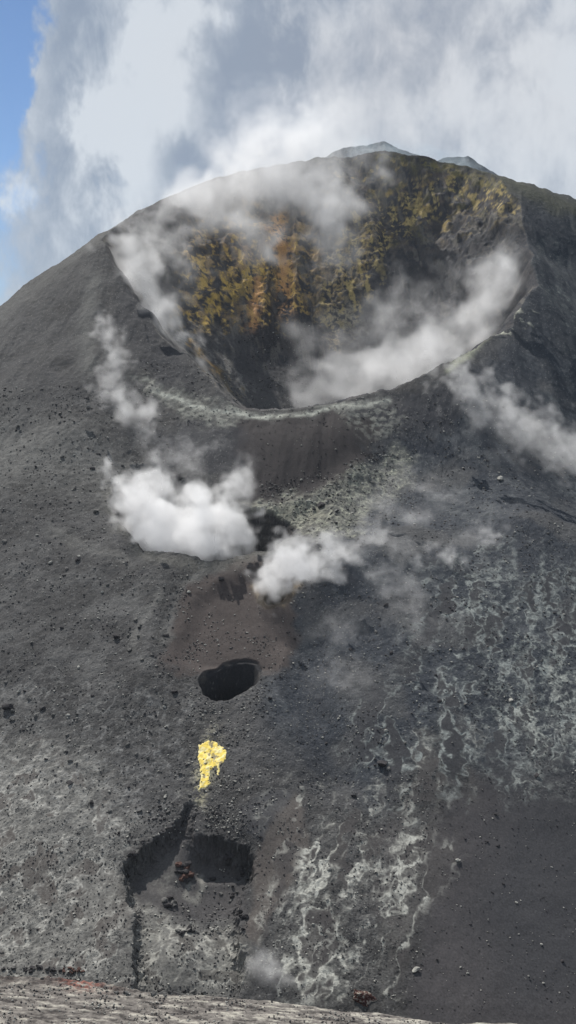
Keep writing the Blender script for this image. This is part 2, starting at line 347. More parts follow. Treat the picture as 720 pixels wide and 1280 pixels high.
# lip of the great crater
iw_ = 0; mix((.024, .031, .042), .7*reg([(640, 215), (900, 270), (900, 640), (720, 560), (640, 430), (640, 330)], 20)*(1-.6*sm(.1, .4, n2)))  # first mix paints the right flank's shade beside the crater
mix((.036, .038, .045), .7*reg([(430, 512), (480, 498), (555, 472), (580, 500), (560, 540), (500, 530)], 10))
mix((.033, .034, .040), .6*reg([(150, 330), (190, 400), (235, 460), (250, 500), (190, 470), (140, 400)], 12))
mix((.030, .032, .040), .6*reg([(200, 540), (300, 530), (310, 600), (240, 580), (200, 600)], 16))
mix((.22, .225, .20), .75*reg([(170, 470), (200, 478), (250, 498), (310, 514), (296, 535), (240, 525), (190, 500)], 9)*(.35+.9*sm(-.2, .35, N1)))
mix((.36, .37, .33), .8*line([(190, 488), (240, 505), (300, 519), (335, 521), (370, 519), (410, 510), (450, 506), (486, 500)], 3.0, .25)*(.6+.6*sm(-.3, .2, N1)))
mix((.33, .34, .30), .6*line([(300, 508), (350, 509), (400, 506), (430, 503)], 2.0, .15))
mix((.21, .215, .19), .7*reg([(420, 512), (480, 502), (500, 520), (480, 545), (440, 535)], 10)*sm(-.2, .3, N1))
mix((.62, .62, .50), .95*reg([(612, 412), (640, 388), (662, 398), (648, 410), (625, 416)], 6)*sm(-.05, .25, N5+.6*N1))
mix((.33, .34, .26), .8*line([(560, 462), (590, 440), (612, 416), (640, 392)], 4, .15))
# bench behind the steaming crater
m = reg([(296, 640), (330, 632), (410, 610), (440, 588), (500, 560), (520, 590), (470, 640), (430, 670), (380, 668), (340, 650), (300, 650)], 10)
mix((.17, .17, .15), .8*m*(.5+.6*sm(-.3, .3, N1))); mixr(1.7, m)
crust(m, 2.2, 0, 31.0, .13, (.33, .335, .27), None, .0, .9, .2)
mix((.26, .255, .20), .5*line([(300, 636), (340, 644), (400, 640)], 7, .6))
mix((.20, .16, .11), .7*(line([(320, 735), (324, 750), (332, 756)], 4, .3)+line([(352, 752), (366, 740), (372, 728)], 5, .3)))
mix((.13, .128, .115), .5*line([(137, 612), (150, 655), (180, 690), (240, 704), (310, 700), (360, 680)], 8, .5))
# walls of the pits are dark rock
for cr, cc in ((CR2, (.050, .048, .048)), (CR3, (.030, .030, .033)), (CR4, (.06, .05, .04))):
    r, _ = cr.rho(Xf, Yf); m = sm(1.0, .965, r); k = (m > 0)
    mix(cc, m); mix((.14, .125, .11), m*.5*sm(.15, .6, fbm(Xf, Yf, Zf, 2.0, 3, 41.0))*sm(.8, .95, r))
# floor of the hollow at the foot
ash([(236, 1000), (250, 1000), (244, 1030), (232, 1050), (215, 1062), (222, 1035)], (.070, .069, .073), 1, 3, .10, .2)
ash([(240, 1015), (246, 1040), (290, 1075), (305, 1100), (296, 1150), (250, 1150), (220, 1120), (175, 1150), (168, 1100), (200, 1060), (225, 1038)], (.074, .071, .072), 1, 5, .10, .3)
mix((.19, .185, .17), .75*blob(206, 1100, 16, 20)*(.5+.8*N1+.6*N03)); mix((.23, .225, .205), .7*line([(238, 1108), (234, 1120), (246, 1126), (254, 1112), (250, 1096)], 3.5, .3))
mm = reg([(170, 1130), (215, 1140), (260, 1165), (300, 1165), (306, 1240), (166, 1240)], 12)
mix((.13, .128, .122), .8*mm); crust(mm, 2.4, .0, 35.0, .12, (.34, .335, .305), (.10, .096, .09), .12, .9, .25)
mix((.28, .275, .25), .6*blob(195, 1175, 14, 8)+.5*blob(280, 1200, 22, 12))
# sulphur halo and small white salts
sl = line([(264, 930), (260, 955), (252, 985)], 17, 1.3); mix((.36, .34, .27), .75*sl*sm(-.25, .4, N1+.5*N03)); mix((.50, .46, .25), .5*line([(264, 930), (262, 955), (252, 985)], 10, .8)*sm(-.2, .3, N03+N1))
# ---- inside the great crater
r1, th1 = CR1.rho(Xf, Yf); ins = sm(1.0, .99, r1)
rock = fbm(Xf, Yf, Zf, 4, 4, 51.0); rock2 = fbm(Xf, Yf, Zf, 1.6, 3, 57.0)
mix(np.array((.070, .066, .066))[None]*(1+.9*rock+.5*rock2)[:, None], ins); mixr(1.5, ins)
mix((.043, .046, .055), .75*ins*sm(-6, 10, Xf)*sm(-.5, .2, -rock)); mix((.085, .083, .084), .9*ins*reg([(190, 380), (240, 400), (330, 440), (420, 480), (400, 520), (280, 520), (200, 450)], 22)); mix((.045, .045, .052), 0*ins*reg([(250, 400), (380, 390), (560, 470), (400, 510), (300, 505), (200, 440)], 20))  # right half starts darker and bluer: shade put into the wall colour
def iw(c, m, k=1.0): mix(c, ins*m*k)
a = reg([(215, 400), (225, 330), (240, 270), (330, 255), (400, 280), (400, 390), (340, 400), (262, 410)], 14)
r3_ = noise(Xf, Yf, Zf, .8, 59.0)+.6*noise(Xf, Yf, Zf, .4, 61.0); rock2 = rock2+.35*r3_
iw((.34, .235, .12), a*sm(-.1, .35, rock)*.85); iw((.42, .30, .12), a*sm(.12, .5, rock2+.3*rock), .8); iw((.05, .05, .055), a*sm(.0, -.4, rock+.5*rock2), .9)
iw((.55, .38, .10), reg([(258, 405), (262, 372), (290, 360), (312, 330), (360, 345), (345, 372), (290, 380), (268, 392)], 6)*sm(-.35, .1, rock2), .95)
iw((.50, .27, .10), line([(345, 280), (352, 330), (356, 390)], 11)*sm(-.4, .1, rock2)); iw((.38, .19, .08), line([(322, 360), (316, 405)], 9)*sm(-.4, .1, rock2), .9)
iw((.34, .22, .16), blob(330, 300, 34, 22)*sm(-.3, .2, rock), .8)
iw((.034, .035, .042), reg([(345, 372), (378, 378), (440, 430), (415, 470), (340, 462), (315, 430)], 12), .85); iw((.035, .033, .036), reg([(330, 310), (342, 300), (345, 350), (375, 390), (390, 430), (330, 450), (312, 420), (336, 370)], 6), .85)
b = reg([(400, 400), (410, 330), (440, 290), (470, 270), (480, 300), (455, 340), (440, 400), (425, 440)], 14)
iw((.32, .24, .12), b*sm(-.25, .25, rock2)); iw((.30, .28, .22), blob(430, 400, 16, 24)*sm(-.3, .2, rock2), .7)
e = reg([(440, 205), (520, 200), (640, 235), (650, 280), (600, 330), (470, 300), (430, 250)], 20)
iw((.045,.047,.056), e, .6); iw((.12, .095, .08), e*sm(.05, .45, rock), .8); iw((.22, .185, .13), e*sm(.12, .5, rock2), .8); iw((.11, .10, .06), e*sm(.15, .5, fbm(Xf, Yf, Zf, 6, 3, 63.0)), .8)
iw((.38, .28, .11), reg([(400, 215), (470, 195), (560, 205), (640, 240), (650, 290), (560, 300), (470, 290), (420, 330)], 16)*sm(.10, .5, fbm(Xf, Yf, Zf, 5, 4, 66.0, .65)), .85)
iw((.16, .14, .06), line([(470, 194), (530, 202), (590, 222), (640, 240), (646, 280)], 8, .4)*sm(-.5, .1, rock2), .95)
iw((.024, .027, .035), reg([(500, 340), (570, 300), (615, 262), (640, 235), (662, 235), (675, 330), (640, 420), (540, 470), (440, 430)], 22), .85); iw((.10, .095, .085), reg([(560, 330), (590, 280), (662, 250), (668, 330), (640, 400)], 20)*sm(.12, .5, rock2+.4*rock), .6)  # shade over the crater's right wall, painted into its colour; paler flecks on top
iw((.34, .31, .22), reg([(290, 200), (440, 190), (440, 260), (300, 260)], 14)*sm(.0, .4, rock2), .5)
iw((.27, .265, .25), line([(165, 340), (205, 395), (235, 425), (270, 455), (305, 485)], 13, .6)*sm(-.35, .25, STK+rock2), .9)
iw((.36, .22, .06), line([(236, 428), (256, 450), (276, 468)], 3.5, .4), .85); iw((.16, .12, .06), line([(250, 445), (300, 490)], 9, .5)*sm(-.2, .3, STK+rock2), .8)
iw((.14, .135, .13), reg([(170, 290), (215, 270), (240, 330), (210, 400), (170, 350)], 14)*sm(-.2, .3, rock), .8)
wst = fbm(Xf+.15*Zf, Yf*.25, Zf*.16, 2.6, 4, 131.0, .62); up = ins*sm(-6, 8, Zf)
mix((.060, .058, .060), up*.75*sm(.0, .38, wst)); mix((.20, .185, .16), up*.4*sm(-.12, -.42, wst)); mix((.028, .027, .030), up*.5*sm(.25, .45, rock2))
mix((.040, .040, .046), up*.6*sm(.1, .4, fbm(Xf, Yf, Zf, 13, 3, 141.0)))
# olive skin on the outer right shoulder, bluish rock on the ridge behind
mix((.055, .058, .040), (1-ins)*.8*line([(560, 205), (640, 230), (720, 262), (760, 285)], 12, .5))
bk = sm(408, 412, Yf)*sm(500, 480, Yf)
mix((.10, .12, .14), bk); mix((.17, .19, .21), bk*sm(.0, .4, fbm(Xf*2.5, Yf, Zf*.4, 5, 3, 71.0)))
# speckle of grit everywhere the ground is rough
spk = sm(.42, .75, noise(Xf, Yf, Zf, .30, 81.0)); sp2 = sm(.45, .8, noise(Xf, Yf, Zf, .34, 87.0))
rg_ = np.clip(ROU, .15, 1)*(1-.6*ins)
mix((.26, .26, .25), .5*spk*rg_); mix((.025, .025, .028), .55*sp2*rg_)
# terrace at the very front: bleached lava with streaks
zt_, cr_ = terrace(Xf, Yf)
tm = sm(.6, .1, Zf-zt_-.05)*(Yf < cr_+4)*1.0
s1 = fbm(Xf*.45, Yf*2.6, 0*Xf, 1.5, 4, 91.0, .65); s2 = fbm(Xf*.7, Yf*2.6, 0*Xf, .6, 3, 95.0)
mix(np.array((.155, .142, .130))[None]*(1+.7*s1+.5*s2)[:, None], tm)
mix((.38, .36, .31), tm*.8*sm(.14, .42, s1+.5*s2)); mix((.05, .045, .043), tm*.8*sm(-.08, -.42, s1+.7*s2))
edge = tm*np.exp(-((Yf-cr_)/1.1)**2)*sm(0, -12, Xf+6)
mix((.055, .045, .042), .85*edge*sm(-.3, .2, N1)); mix((.22, .075, .055), .8*tm*np.exp(-((Xf+19)/1.8)**2-((Yf-cr_+.3)/1.0)**2)*sm(-.3, .1, N03))
mixr(.9, tm)
_s6 = sdf(POLY5, Xf, Yf); mixr(.15, sm(.8, 1.6, _s6)*sm(127, 129, Yf)*(Yf < 141)); mixr(.5, sm(.2, 1, _s6)*(Yf < 128)*(Yf > 112))
COL *= (1-.14*(1-np.clip(tm, 0, 1))*(1-ins))[:, None]
oc = reg([(225, 400), (235, 300), (260, 275), (340, 270), (380, 300), (380, 400), (270, 415)], 14)
iw((.62, .42, .12), oc*sm(.05, .4, wst+.6*rock2)*sm(-.3, .2, rock), .75)
iw((.46, .26, .12), (line([(346, 275), (353, 330), (357, 392)], 9)+line([(325, 350), (316, 408)], 7))*sm(-.2, .3, wst+.6*rock2), .8)
iw((.46, .36, .15), reg([(405, 400), (415, 320), (450, 280), (480, 250), (560, 215), (640, 235), (650, 270), (560, 260), (490, 300), (450, 400)], 12)*sm(.05, .4, wst+.6*rock2), .7)
COL = np.clip(COL, .012, .75)
# ---- small relief
jag = CR2.rho(Xf, Yf)[0]; w2 = np.exp(-((jag-1)/.10)**2)
Zf = Zf+ROU*(.055*N1*1.0+.15*fbm(Xf, Yf, 0*Xf, 1.1, 3, 101.0)+.035*noise(Xf, Yf, 0*Xf, .3, 105.0))*sm(1.0, .4, tm)
Zf = Zf+tm*(.10*s1+.06*s2)+.5*edge*np.abs(fbm(Xf, Yf, 0*Xf, 1.2, 3, 107.0))
_s5 = sdf(POLY5, Xf, Yf); hol = ((Xf > -24) & (Xf < -2) & (Yf > 118) & (Yf < 141))*np.exp(-((_s5-.5)/.9)**2)
inn = ((Uf > 140) & (Uf < 380) & (Vf > 580) & (Vf < 1240))*1.0
Yf = Yf+(inn*.40*sm(1.22, 1.0, jag)+hol*.50)*fbm(Xf, Yf, Zf, .9, 4, 111.0, .7); Xf = Xf+(inn*.35*sm(1.22, 1.0, jag)+hol*.42)*fbm(Xf, Yf, Zf, .9, 4, 115.0, .7)

mat, N, L = new_mat('volcanic_ground'); B = N['Principled BSDF']; B.inputs['Roughness'].default_value = .95; B.inputs['Specular IOR Level'].default_value = .15
va = N.new('ShaderNodeVertexColor'); va.layer_name = 'albedo'
tc = N.new('ShaderNodeTexCoord'); n1 = N.new('ShaderNodeTexNoise'); n1.inputs['Scale'].default_value = 4.0; n1.inputs['Detail'].default_value = 4; n1.inputs['Roughness'].default_value = .65
L.new(tc.outputs['Object'], n1.inputs['Vector'])
mr = N.new('ShaderNodeMapRange'); mr.inputs[1].default_value = .25; mr.inputs[2].default_value = .75; mr.inputs[3].default_value = .62; mr.inputs[4].default_value = 1.38
L.new(n1.outputs['Fac'], mr.inputs[0])
mx = N.new('ShaderNodeVectorMath'); mx.operation = 'SCALE'; L.new(va.outputs['Color'], mx.inputs[0]); L.new(mr.outputs[0], mx.inputs['Scale']); L.new(mx.outputs[0], B.inputs['Base Color'])
ra_ = N.new('ShaderNodeAttribute'); ra_.attribute_name = 'relief'; ra_.attribute_type = 'GEOMETRY'
mu = N.new('ShaderNodeMath'); mu.operation = 'MULTIPLY'; mu.inputs[1].default_value = .55; L.new(ra_.outputs['Fac'], mu.inputs[0])
bp = N.new('ShaderNodeBump'); bp.inputs['Distance'].default_value = .25; L.new(n1.outputs['Fac'], bp.inputs['Height']); L.new(mu.outputs[0], bp.inputs['Strength']); L.new(bp.outputs[0], B.inputs['Normal'])
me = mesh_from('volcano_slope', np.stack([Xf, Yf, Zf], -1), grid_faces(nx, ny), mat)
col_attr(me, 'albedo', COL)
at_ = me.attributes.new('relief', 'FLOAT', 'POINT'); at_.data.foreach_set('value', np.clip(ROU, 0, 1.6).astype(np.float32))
link('volcano_slope', me, 'grey volcanic cone with a great crater and smaller pits down its front slope', None, 'structure')
ZG = Zf.reshape(ny, nx)
def ground(x, y):                                # height of the finished sheet
    x = np.asarray(x, float); y = np.asarray(y, float)
    fi = np.clip(np.interp(x/y, GA, np.arange(nx)), 0, nx-1.001); fj = np.clip(np.interp(y, GY, np.arange(ny)), 0, ny-1.001)
    i = fi.astype(int); j = fj.astype(int); a = fi-i; b = fj-j
    return (ZG[j, i]*(1-a)+ZG[j, i+1]*a)*(1-b)+(ZG[j+1, i]*(1-a)+ZG[j+1, i+1]*a)*b
# ------------------------------------------------------------------ stones
import bmesh
from mathutils import Vector, Matrix
def simple_mat(name, col, rough=.95, var=.5, scale=6):
    m, N, L = new_mat(name); B = N['Principled BSDF']; B.inputs['Roughness'].default_value = rough; B.inputs['Specular IOR Level'].default_value = .15
    tc = N.new('ShaderNodeTexCoord'); n = N.new('ShaderNodeTexNoise'); n.inputs['Scale'].default_value = scale; n.inputs['Detail'].default_value = 6; n.inputs['Roughness'].default_value = .7
    L.new(tc.outputs['Object'], n.inputs['Vector'])
    r = N.new('ShaderNodeMapRange'); r.inputs[1].default_value = .3; r.inputs[2].default_value = .7; r.inputs[3].default_value = 1-var; r.inputs[4].default_value = 1+var; L.new(n.outputs['Fac'], r.inputs[0])
    s = N.new('ShaderNodeVectorMath'); s.operation = 'SCALE'; s.inputs[0].default_value = col; L.new(r.outputs[0], s.inputs['Scale']); L.new(s.outputs[0], B.inputs['Base Color'])
    b = N.new('ShaderNodeBump'); b.inputs['Distance'].default_value = .12; b.inputs['Strength'].default_value = .6; L.new(n.outputs['Fac'], b.inputs['Height']); L.new(b.outputs[0], B.inputs['Normal'])
    return m
M_DARK = simple_mat('dark_lava', (.040, .038, .040)); M_GREY = simple_mat('grey_lava', (.11, .108, .104)); M_PALE = simple_mat('salt_coated_lava', (.30, .295, .27))
M_RED = simple_mat('rusty_lava', (.085, .050, .042))
def rock_mesh(name, sub, seed, mat, rough=.28, squash=.75, stretch=1.0):
    bm = bmesh.new(); bmesh.ops.create_icosphere(bm, subdivisions=sub, radius=.5)
    P = np.array([v.co[:] for v in bm.verts]); rng = np.random.default_rng(seed)
    for _ in range(7):                            # knock flat faces off the ball
        n = rng.normal(size=3); n /= np.linalg.norm(n); d = P@n; t = rng.uniform(.24, .40); P = P-np.where(d > t, d-t, 0)[:, None]*n
    P = P*(1+rough*fbm(P[:, 0], P[:, 1], P[:, 2], .45, 3, seed*3.1))[:, None]
    P[:, 2] *= squash; P[:, 0] *= stretch
    for v, p in zip(bm.verts, P): v.co = p
    me = bpy.data.meshes.new(name); bm.to_mesh(me); bm.free(); me.materials.append(mat)
    for p in me.polygons: p.use_smooth = sub > 2
    return me
ROCKS = {k: [rock_mesh('volcanic_rock', 2, i+10*j, m, .5, .6+.08*i, 1+.15*i) for i in range(5)] for j, (k, m) in enumerate((('dark', M_DARK), ('grey', M_GREY), ('pale', M_PALE), ('red', M_RED)))}
def finegp(px, py):
    return hit(ground, px, py, 80, 400, .4)
def place(me, p, size, label, group=None, name='volcanic_rock', cat='rock', sink=.22):
    o = link(name, me, label, cat, None, group)
    o.scale = (size,)*3; o.location = (p[0], p[1], p[2]+size*(.5-sink)*.6)
    o.rotation_euler = (RNG.uniform(-.5, .5), RNG.uniform(-.5, .5), RNG.uniform(0, 6.28)); return o
# stones the photograph shows apart from all others: px, py, width in photo pixels
single = [(477, 957, 15, 'dark', 'large black boulder lying among the pale crusts right of the yellow patch'),
 (442, 996, 8, 'dark', 'dark boulder just below and left of the large black boulder'),
 (145, 797, 8, 'dark', 'round black boulder alone on the grey slope left of the small pit'),
 (218, 866, 9, 'dark', 'black boulder lying just left of the lower edge of the open pit'),
 (12, 885, 11, 'dark', 'dark boulder at the left edge of the photo, level with the open pit'),
 (87, 980, 8, 'dark', 'dark boulder on the pale crusts left of the yellow patch'),
 (120, 640, 7, 'grey', 'grey boulder beside the left rim of the steaming crater'),
 (277, 726, 6, 'dark', 'dark boulder on brown ash just under the steaming crater'),
 (220, 598, 12, 'dark', 'dark boulder showing through steam on the back rim of the steaming crater'),
 (267, 1099, 7, 'dark', 'dark boulder alone on the hollow floor right of the rock cluster'),
 (703, 1262-60, 5, 'dark', 'small dark stone on smooth ash near the right edge'),
 (671, 971, 8, 'dark', 'dark boulder at the lower end of the right hand salt crusts'),
 (400, 634, 10, 'dark', 'dark boulder on the pale bench right of the steaming crater'),
 (124, 404, 8, 'dark', 'dark rock on the crest left of the great crater'),
 (572, 1077, 8, 'pale', 'pale stone alone on smooth dark ash in the lower right'),
 (519, 1213, 7, 'pale', 'pale stone near the lower right beside a salt vein'),
 (625, 600, 9, 'pale', 'white stone on the dark right hand slope below the drifting steam'),
 (236, 741, 5, 'pale', 'small pale stone on brown ash between the steaming crater and the open pit')]
ps = finegp([s[0] for s in single], [s[1] for s in single])
for (px, py, w_, k, lab), p in zip(single, ps):
    place(ROCKS[k][int(RNG.integers(5))], p, w_*p[1]/F_PX*1.1, lab)
# clusters
def cluster(px, py, rx, ry, n, lo, hi, kinds, label, group):
    a = RNG.uniform(0, 6.28, n); r = np.sqrt(RNG.uniform(0, 1, n)); X = px+rx*r*np.cos(a); Y = py+ry*r*np.sin(a)
    for p in finegp(X, Y):
        s = RNG.uniform(lo, hi)*p[1]/F_PX; place(ROCKS[kinds[int(RNG.integers(len(kinds)))]][int(RNG.integers(5))], p, s, label, group)
cluster(230, 1090, 9, 14, 15, 5, 11, ('red', 'dark'), 'rusty dark block in the tight heap on the hollow floor', 'rock heap on the hollow floor')
cluster(212, 1128, 7, 7, 6, 6, 10, ('grey', 'dark'), 'grey block in the small group on the left of the hollow floor', 'blocks left on the hollow floor')
cluster(282, 1118, 16, 14, 12, 2.5, 5, ('dark', 'grey'), 'small stone strewn on the right side of the hollow floor', 'small stones in the hollow')
cluster(235, 1165, 14, 5, 8, 5, 9, ('grey', 'dark'), 'grey block in the band below the hollow floor', 'blocks in the band under the hollow')
cluster(270, 1166, 20, 6, 8, 4, 8, ('grey', 'pale'), 'pale grey block at the lower right edge of the hollow', 'blocks at the lower edge of the hollow')
for X, Y, n, lab in ((285, 1072, 7, 'dark block at the foot of the shaded wall of the hollow'), (304, 1098, 6, 'dark block along the right edge of the hollow'), (302, 1150, 5, 'dark block along the right edge of the hollow'), (165, 1072, 7, 'dark block at the left end of the hollow wall')):
    cluster(X, Y, 6, 14 if 'right' in lab else 5, n, 4, 8, ('dark',), lab, lab.replace('dark block', 'blocks'))
cluster(40, 1212, 40, 4, 16, 4, 9, ('dark', 'grey'), 'dark rubble stone on the bank at the left foot of the slope', 'rubble bank at the left foot')
cluster(92, 1214, 20, 4, 11, 3, 6, ('red',), 'reddish rubble stone on the bank at the left foot of the slope', 'reddish rubble at the left foot')
cluster(200, 1240, 60, 4, 12, 4, 8, ('dark', 'grey'), 'grey rubble stone along the edge of the bleached foreground', 'rubble along the foreground edge')
cluster(20, 890, 40, 30, 8, 4, 7, ('dark', 'grey'), 'grey stone near the dark boulder at the left edge', 'stones near the left boulder')
# scattered stones: the largest three hundred or so each on its own, region by region
def scatter(poly, n, lo, hi, kinds, label, group, out):
    P = np.array(poly, float); lo_, hi_ = P.min(0), P.max(0); got = 0
    while got < n:
        X = RNG.uniform(lo_[0], hi_[0], n*3); Y = RNG.uniform(lo_[1], hi_[1], n*3)
        q = (sdf(P, X, Y) > 0) & (fbm(X, Y, 0*X, 60, 2, 2.2) > -.15); X, Y = X[q], Y[q]
        for i in range(min(len(X), n-got)): out.append((X[i], Y[i], lo+(hi-lo)*RNG.random()**2.2, kinds[int(RNG.integers(len(kinds)))], label, group))
        got += min(len(X), n-got)
S = []
scatter([(0, 620), (130, 700), (230, 760), (235, 1000), (150, 1040), (0, 900)], 58, 3.8, 7, ('dark', 'dark', 'grey', 'grey', 'pale'), 'loose stone on the grey slope left of the pits', 'loose stones on the left slope', S)
scatter([(0, 490), (170, 500), (130, 600), (0, 600)], 16, 3.6, 6, ('dark', 'grey'), 'loose stone on the upper left shoulder of the cone', 'loose stones on the left shoulder', S)
scatter([(350, 640), (440, 590), (500, 600), (430, 665)], 10, 3.6, 6, ('dark', 'grey', 'pale'), 'loose stone on the pale bench right of the steaming crater', 'stones on the pale bench', S)
scatter([(360, 760), (700, 700), (700, 900), (480, 980), (350, 900)], 22, 3.6, 6.5, ('dark', 'dark', 'grey', 'pale'), 'loose stone on the dark slope right of the pits', 'loose stones on the right slope', S)
scatter([(540, 1020), (715, 1000), (715, 1250), (520, 1250)], 14, 3, 5, ('dark', 'dark', 'pale'), 'loose stone on the smooth dark ash in the lower right', 'stones on the lower right ash', S)
scatter([(330, 1000), (520, 980), (500, 1230), (330, 1240)], 14, 3.2, 5.5, ('dark', 'grey', 'pale'), 'loose stone among the salt veins below centre right', 'stones among the salt veins', S)
scatter([(230, 860), (340, 870), (330, 1030), (250, 1030), (150, 1060), (190, 930)], 20, 3.6, 6.5, ('dark', 'grey', 'grey', 'pale'), 'loose stone on the ground between the open pit and the hollow', 'stones around the yellow patch', S)
ps = finegp([s[0] for s in S], [s[1] for s in S])
for (X, Y, s, k, lab, grp), p in zip(S, ps):
    if min(cr.rho(p[:1], p[1:2])[0][0] for cr in (CR2, CR3, CR4)) < 1.05: continue
    place(ROCKS[k][int(RNG.integers(5))], p, s*p[1]/F_PX, lab, grp)
# the grit that nobody could count: one object
def grit(name, label, regs, mats):
    ico = bmesh.new(); bmesh.ops.create_icosphere(ico, subdivisions=1, radius=.5); V0 = np.array([v.co[:] for v in ico.verts]); F0 = np.array([[v.index for v in f.verts] for f in ico.faces]); ico.free()
    VV, FF, MI = [], [], []; off = 0
    for poly, n, lo, hi, wts in regs:
        P = np.array(poly, float); a, b = P.min(0), P.max(0)
        X = RNG.uniform(a[0], b[0], n*2); Y = RNG.uniform(a[1], b[1], n*2); q = (sdf(P, X, Y) > 0) & (fbm(X, Y, 0*X, 40, 3, 5.2)+.35*RNG.normal(size=X.size) > 0); X, Y = X[q], Y[q]
        p = finegp(X, Y); ok = np.ones(len(p), bool)
        for cr in (CR2, CR3, CR4): ok &= cr.rho(p[:, 0], p[:, 1])[0] > 1.03
        p = p[ok]; m = len(p); s = (lo+(hi-lo)*RNG.random(m)**3)*p[:, 1]/F_PX
        ph = RNG.uniform(0, 6.28, m); c_, s_ = np.cos(ph), np.sin(ph)
        v = V0[None]*(1+.35*RNG.uniform(-1, 1, (m, len(V0), 1)))*s[:, None, None]*np.stack([RNG.uniform(.7, 1.4, m), np.ones(m), RNG.uniform(.5, .9, m)], -1)[:, None]
        v = np.stack([v[..., 0]*c_[:, None]-v[..., 1]*s_[:, None], v[..., 0]*s_[:, None]+v[..., 1]*c_[:, None], v[..., 2]], -1)+p[:, None]
        v[..., 2] += s[:, None]*.15
        VV.append(v.reshape(-1, 3)); FF.append((F0[None]+(off+np.arange(m)*len(V0))[:, None, None]).reshape(-1, 3)); off += m*len(V0)
        MI.append(np.repeat(RNG.choice(len(wts), m, p=np.array(wts)/sum(wts)), len(F0)))
    me = mesh_from(name, np.vstack(VV), np.vstack(FF), None, False)
    for m in mats: me.materials.append(m)
    me.polygons.foreach_set('material_index', np.concatenate(MI).astype(np.int32))
    link(name, me, label, None, 'stuff')
grit('lava_gravel', 'small loose lava fragments scattered over the whole slope', [
 ([(-40, 480), (200, 480), (240, 700), (235, 1060), (150, 1060), (-40, 1060)], 5600, 1.0, 3.0, (4, 4, 1.6)),
 ([(230, 860), (345, 860), (345, 1000), (300, 1040), (240, 1040)], 1400, 1.2, 3.4, (4, 4, 3)),
 ([(210, 700), (360, 700), (350, 860), (220, 840)], 320, 1.2, 2.6, (3, 2, 4)),
 ([(350, 640), (560, 480), (760, 560), (760, 1000), (560, 900), (400, 1000), (340, 900)], 5200, 1.1, 3.2, (5, 3, 1.5)),
 ([(300, 520), (440, 520), (420, 620), (310, 620)], 260, 1.0, 2.4, (4, 2, 1)),
 ([(320, 600), (520, 560), (520, 660), (340, 690)], 1100, 1.2, 3.6, (4, 4, 3)),
 ([(170, 450), (500, 490), (500, 540), (180, 530)], 900, 1.0, 2.6, (5, 3, 2)),
 ([(520, 960), (760, 960), (760, 1270), (500, 1270)], 900, 1.1, 2.6, (6, 3, 1.5)),
 ([(320, 980), (540, 960), (520, 1250), (320, 1250)], 1700, 1.2, 3.0, (5, 3, 2)),
 ([(-40, 1040), (160, 1060), (160, 1210), (-40, 1210)], 1500, 1.2, 3.2, (5, 4, 2)),
 ([(165, 1130), (310, 1130), (310, 1240), (165, 1230)], 900, 1.2, 3.6, (5, 4, 2)),
 ([(236, 795), (345, 795), (345, 890), (236, 890)], 420, 1.1, 3.2, (5, 5, 2)),
 ([(215, 1100), (300, 1080), (300, 1140), (230, 1140)], 120, 1.2, 3.2, (5, 3, 2)),
 ([(130, 1040), (240, 985), (330, 1040), (330, 1060), (236, 1030), (150, 1075)], 700, 1.5, 4.5, (6, 4, 1)),
 ([(-60, 1224), (200, 1236), (420, 1262), (600, 1284), (400, 1300), (-60, 1300)], 4200, 1.2, 3.4, (6, 3, 4)),
 ([(-60, 1206), (160, 1216), (320, 1250), (300, 1256), (140, 1228), (-60, 1218)], 900, 1.5, 4.5, (6, 4, 2)),
 ([(300, 420), (400, 400), (380, 490), (280, 480)], 500, 1.0, 2.6, (5, 3, .15))], [M_DARK, M_GREY, M_PALE])
# rusty outcrop at the foreground edge
def outcrop():
    p = finegp([458], [1252])[0]
    bm = bmesh.new(); bmesh.ops.create_icosphere(bm, subdivisions=5, radius=1)
    P = np.array([v.co[:] for v in bm.verts])
    for k in range(9):
        n = np.random.default_rng(k+40).normal(size=3); n /= np.linalg.norm(n); d = P@n; P = P-np.where(d > .62, d-.62, 0)[:, None]*n
    P *= (1+.45*fbm(P[:, 0], P[:, 1], P[:, 2], .8, 5, 3.3))[:, None]
    P *= (2.1, 1.1, .95)
    P[:, 2] -= P[:, 0]*.33
    for v, q in zip(bm.verts, P): v.co = q
    me = bpy.data.meshes.new('rock_outcrop'); bm.to_mesh(me); bm.free()
    m, N, L = new_mat('rusty_outcrop'); B = N['Principled BSDF']; B.inputs['Roughness'].default_value = .95; B.inputs['Specular IOR Level'].default_value = .15
    tc = N.new('ShaderNodeTexCoord'); n = N.new('ShaderNodeTexNoise'); n.inputs['Scale'].default_value = 2.2; n.inputs['Detail'].default_value = 8; n.inputs['Roughness'].default_value = .7
    L.new(tc.outputs['Object'], n.inputs['Vector']); r = N.new('ShaderNodeValToRGB'); L.new(n.outputs['Fac'], r.inputs[0])
    e = r.color_ramp.elements; e[0].position = .35; e[0].color = (.020, .015, .015, 1); e[1].position = .62; e[1].color = (.38, .36, .31, 1); x = e.new(.5); x.color = (.085, .035, .03, 1)
    L.new(r.outputs[0], B.inputs['Base Color'])
    b = N.new('ShaderNodeBump'); b.inputs['Distance'].default_value = .3; L.new(n.outputs['Fac'], b.inputs['Height']); L.new(b.outputs[0], B.inputs['Normal'])
    me.materials.append(m)
    for q in me.polygons: q.use_smooth = False
    o = link('rock_outcrop', me, 'jagged dark red lava outcrop with bleached top at the edge of the pale foreground', 'rock outcrop'); o.location = p+np.array((0, .3, -.2))
outcrop()
